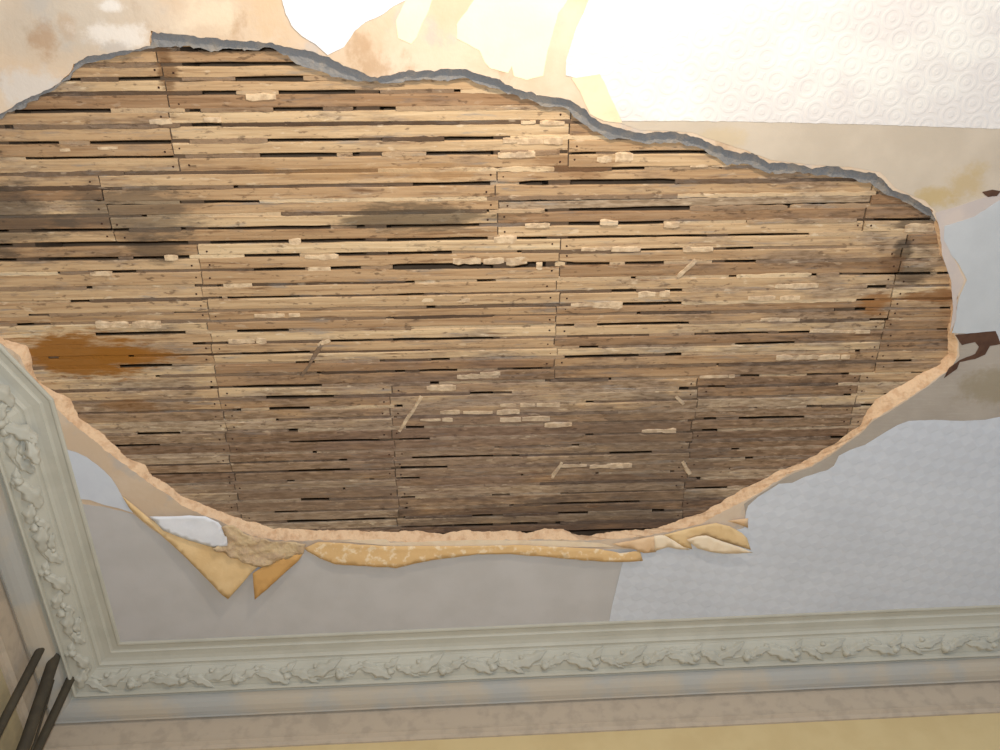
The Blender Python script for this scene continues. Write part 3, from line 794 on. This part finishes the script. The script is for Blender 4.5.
def ornament(trim, i, t0, t1, phase=0.0):
    a0, b0 = PATH[i], PATH[i + 1]
    T = (b0 - a0).normalized(); nn = NRM[i]
    if i == 0: T = -T                       # run in the photograph's left-to-right sense
    bvec = (nn * .60 - Vector((0, 0, 1)) * .56 * DROP); bvec.normalize()
    Nv = T.cross(bvec)
    if Nv.z > 0: Nv = -Nv
    base_s, base_d = .099, .0615 * DROP - .001
    items = [(STEM, 'vine_stem', 0, 0, 0, 0), (LEAF_A, 'leaf', -.072, -.004, .32, 0), (LEAF_A, 'leaf', .07, .004, math.pi - .30, 1), (LEAF_B, 'leaf', -.125, .008, -.35, 0), (LEAF_B, 'leaf', .012, -.006, .55, 1),
             (LEAF_C, 'leaf', -.02, .012, -.6, 0), (LEAF_C, 'leaf', .118, -.011, .4, 0), (LEAF_C, 'leaf', .05, -.014, 2.7, 1), (BULB, 'bud', -.03, .014, .4, 0), (BULB, 'bud', .112, .010, 0, 0), (BUD, 'bud', -.098, -.014, 0, 0), (BUD, 'bud', .028, -.015, 0, 0), (BUD, 'bud', .135, .0, 0, 0)]
    Rm = Matrix((T, bvec, Nv)).transposed()
    if Rm.determinant() < 0: Rm = Matrix((T, -bvec, Nv)).transposed()
    x = t0
    org = b0 if i == 0 else a0
    k = 0
    while x < t1:
        for me, nm, dx, dy, rz, fl in items:
            tt = x + PERIOD / 2 + dx + phase
            if tt < t0 or tt > t1: continue
            q = org + T * tt + nn * base_s
            c = Vector((q.x, q.y, H - base_d)) + bvec * dy + Nv * .0005
            o = bpy.data.objects.new(nm, me); col.objects.link(o); o.parent = trim
            mm = (Rm @ Matrix.Rotation(rz + random.uniform(-.12, .12), 3, 'Z')).to_4x4()
            sc = random.uniform(.9, 1.12)
            mm = mm @ Matrix.Diagonal((sc, sc * random.uniform(.92, 1.1), sc, 1)); mm.translation = c
            o.matrix_world = mm
        x += PERIOD; k += 1


LAB = ['moulded plaster cornice with leaf frieze along the far wall', 'moulded plaster cornice with leaf frieze on the side wall', 'angled cornice length beside the orange stained laths']
for i in range(3):
    t = tag(sweep('trim_%d' % (i + 1), i, PROF_TOP, M['cornice']), LAB[i], 'cornice', kind='structure')
    sweep('cove', i, PROF_COVE, M['cove'], t)
    sweep('plain_band', i, PROF_BAND, M['band'], t)
    Lr = (PATH[i + 1] - PATH[i]).length
    ornament(t, i, -.09, min(Lr, 2.95) if i == 0 else Lr + (.08 if i == 1 else -.9) - (.0), .0)

# ------------------------------------------------------------------ walls and floor
WN = ['wall_back', 'wall_left', 'wall_bay']
WLAB = ['yellow painted wall below the far cornice', 'buff side wall below the cornice', 'buff angled wall below the cornice']
for i in range(3):
    a, b = cpt(i, WALL_S, 0), cpt(i + 1, WALL_S, 0)
    c, d = cpt(i, WALL_S + .1, 0), cpt(i + 1, WALL_S + .1, 0)
    vv = [Vector((p.x, p.y, z)) for z in (0, H) for p in (a, b, d, c)]
    ff = [(0, 1, 2, 3), (4, 7, 6, 5), (0, 4, 5, 1), (2, 6, 7, 3), (0, 3, 7, 4), (1, 5, 6, 2)]
    tag(mesh_obj(WN[i], vv, ff, M['wall'] if i == 0 else M['wall_left']), WLAB[i], 'wall', kind='structure')
v, f = box(-2.6, 2.8, -1.6, 2.4, -.05, 0)
tag(mesh_obj('floor', v, f, M['floor']), 'bare boarded floor of the room', 'floor', kind='structure')


# ------------------------------------------------------------------ pipes in the corner
def pipe(top_px, low_px, ztop, rad, label):
    p0 = U(top_px[0], top_px[1], ztop)
    # lower end on the sight line through low_px, at the same distance from the side wall
    d = fw * FPX + rt * (low_px[0] - 500) - up * (low_px[1] - 375)
    k = (p0.y - CAM.y) / d.y
    p1 = CAM + d * k
    ax = (p0 - p1); tz = ax.normalized()
    bot = p1 + tz * ((0.002 - p1.z) / tz.z)
    bot.x = bot.x * .15 + p1.x * .85; bot.y = p1.y
    pts = [p0 + tz * .02, p0, p1, Vector((bot.x, bot.y, 1.2)), Vector((bot.x, bot.y, .002))]
    vv, ff = [], []
    ns = 12
    for j, p in enumerate(pts):
        for q in range(ns):
            a = 2 * math.pi * q / ns
            vv.append(p + Vector((rad * math.cos(a), rad * math.sin(a), 0)))
    for j in range(len(pts) - 1):
        for q in range(ns):
            ff.append((j * ns + q, j * ns + (q + 1) % ns, (j + 1) * ns + (q + 1) % ns, (j + 1) * ns + q))
    ff += [tuple(range(ns)), tuple((len(pts) - 1) * ns + q for q in range(ns - 1, -1, -1))]
    o = mesh_obj('pipe', vv, ff, M['pipe'], None, True)
    return tag(o, label, 'pipe', 'dark pipes in the corner')


pipe((39, 652), (3, 722), H - .10, .0110, 'dark pipe farthest left of the group in the corner')
pipe((53, 662), (26, 742), H - .083, .0150, 'thickest dark pipe in the corner group')
pipe((69, 682), (40, 744), H - .068, .0115, 'dark pipe nearest the far wall cornice')
pipe((54, 678), (35, 742), H - .083, .0035, 'thin dark pipe behind the thick one in the corner')
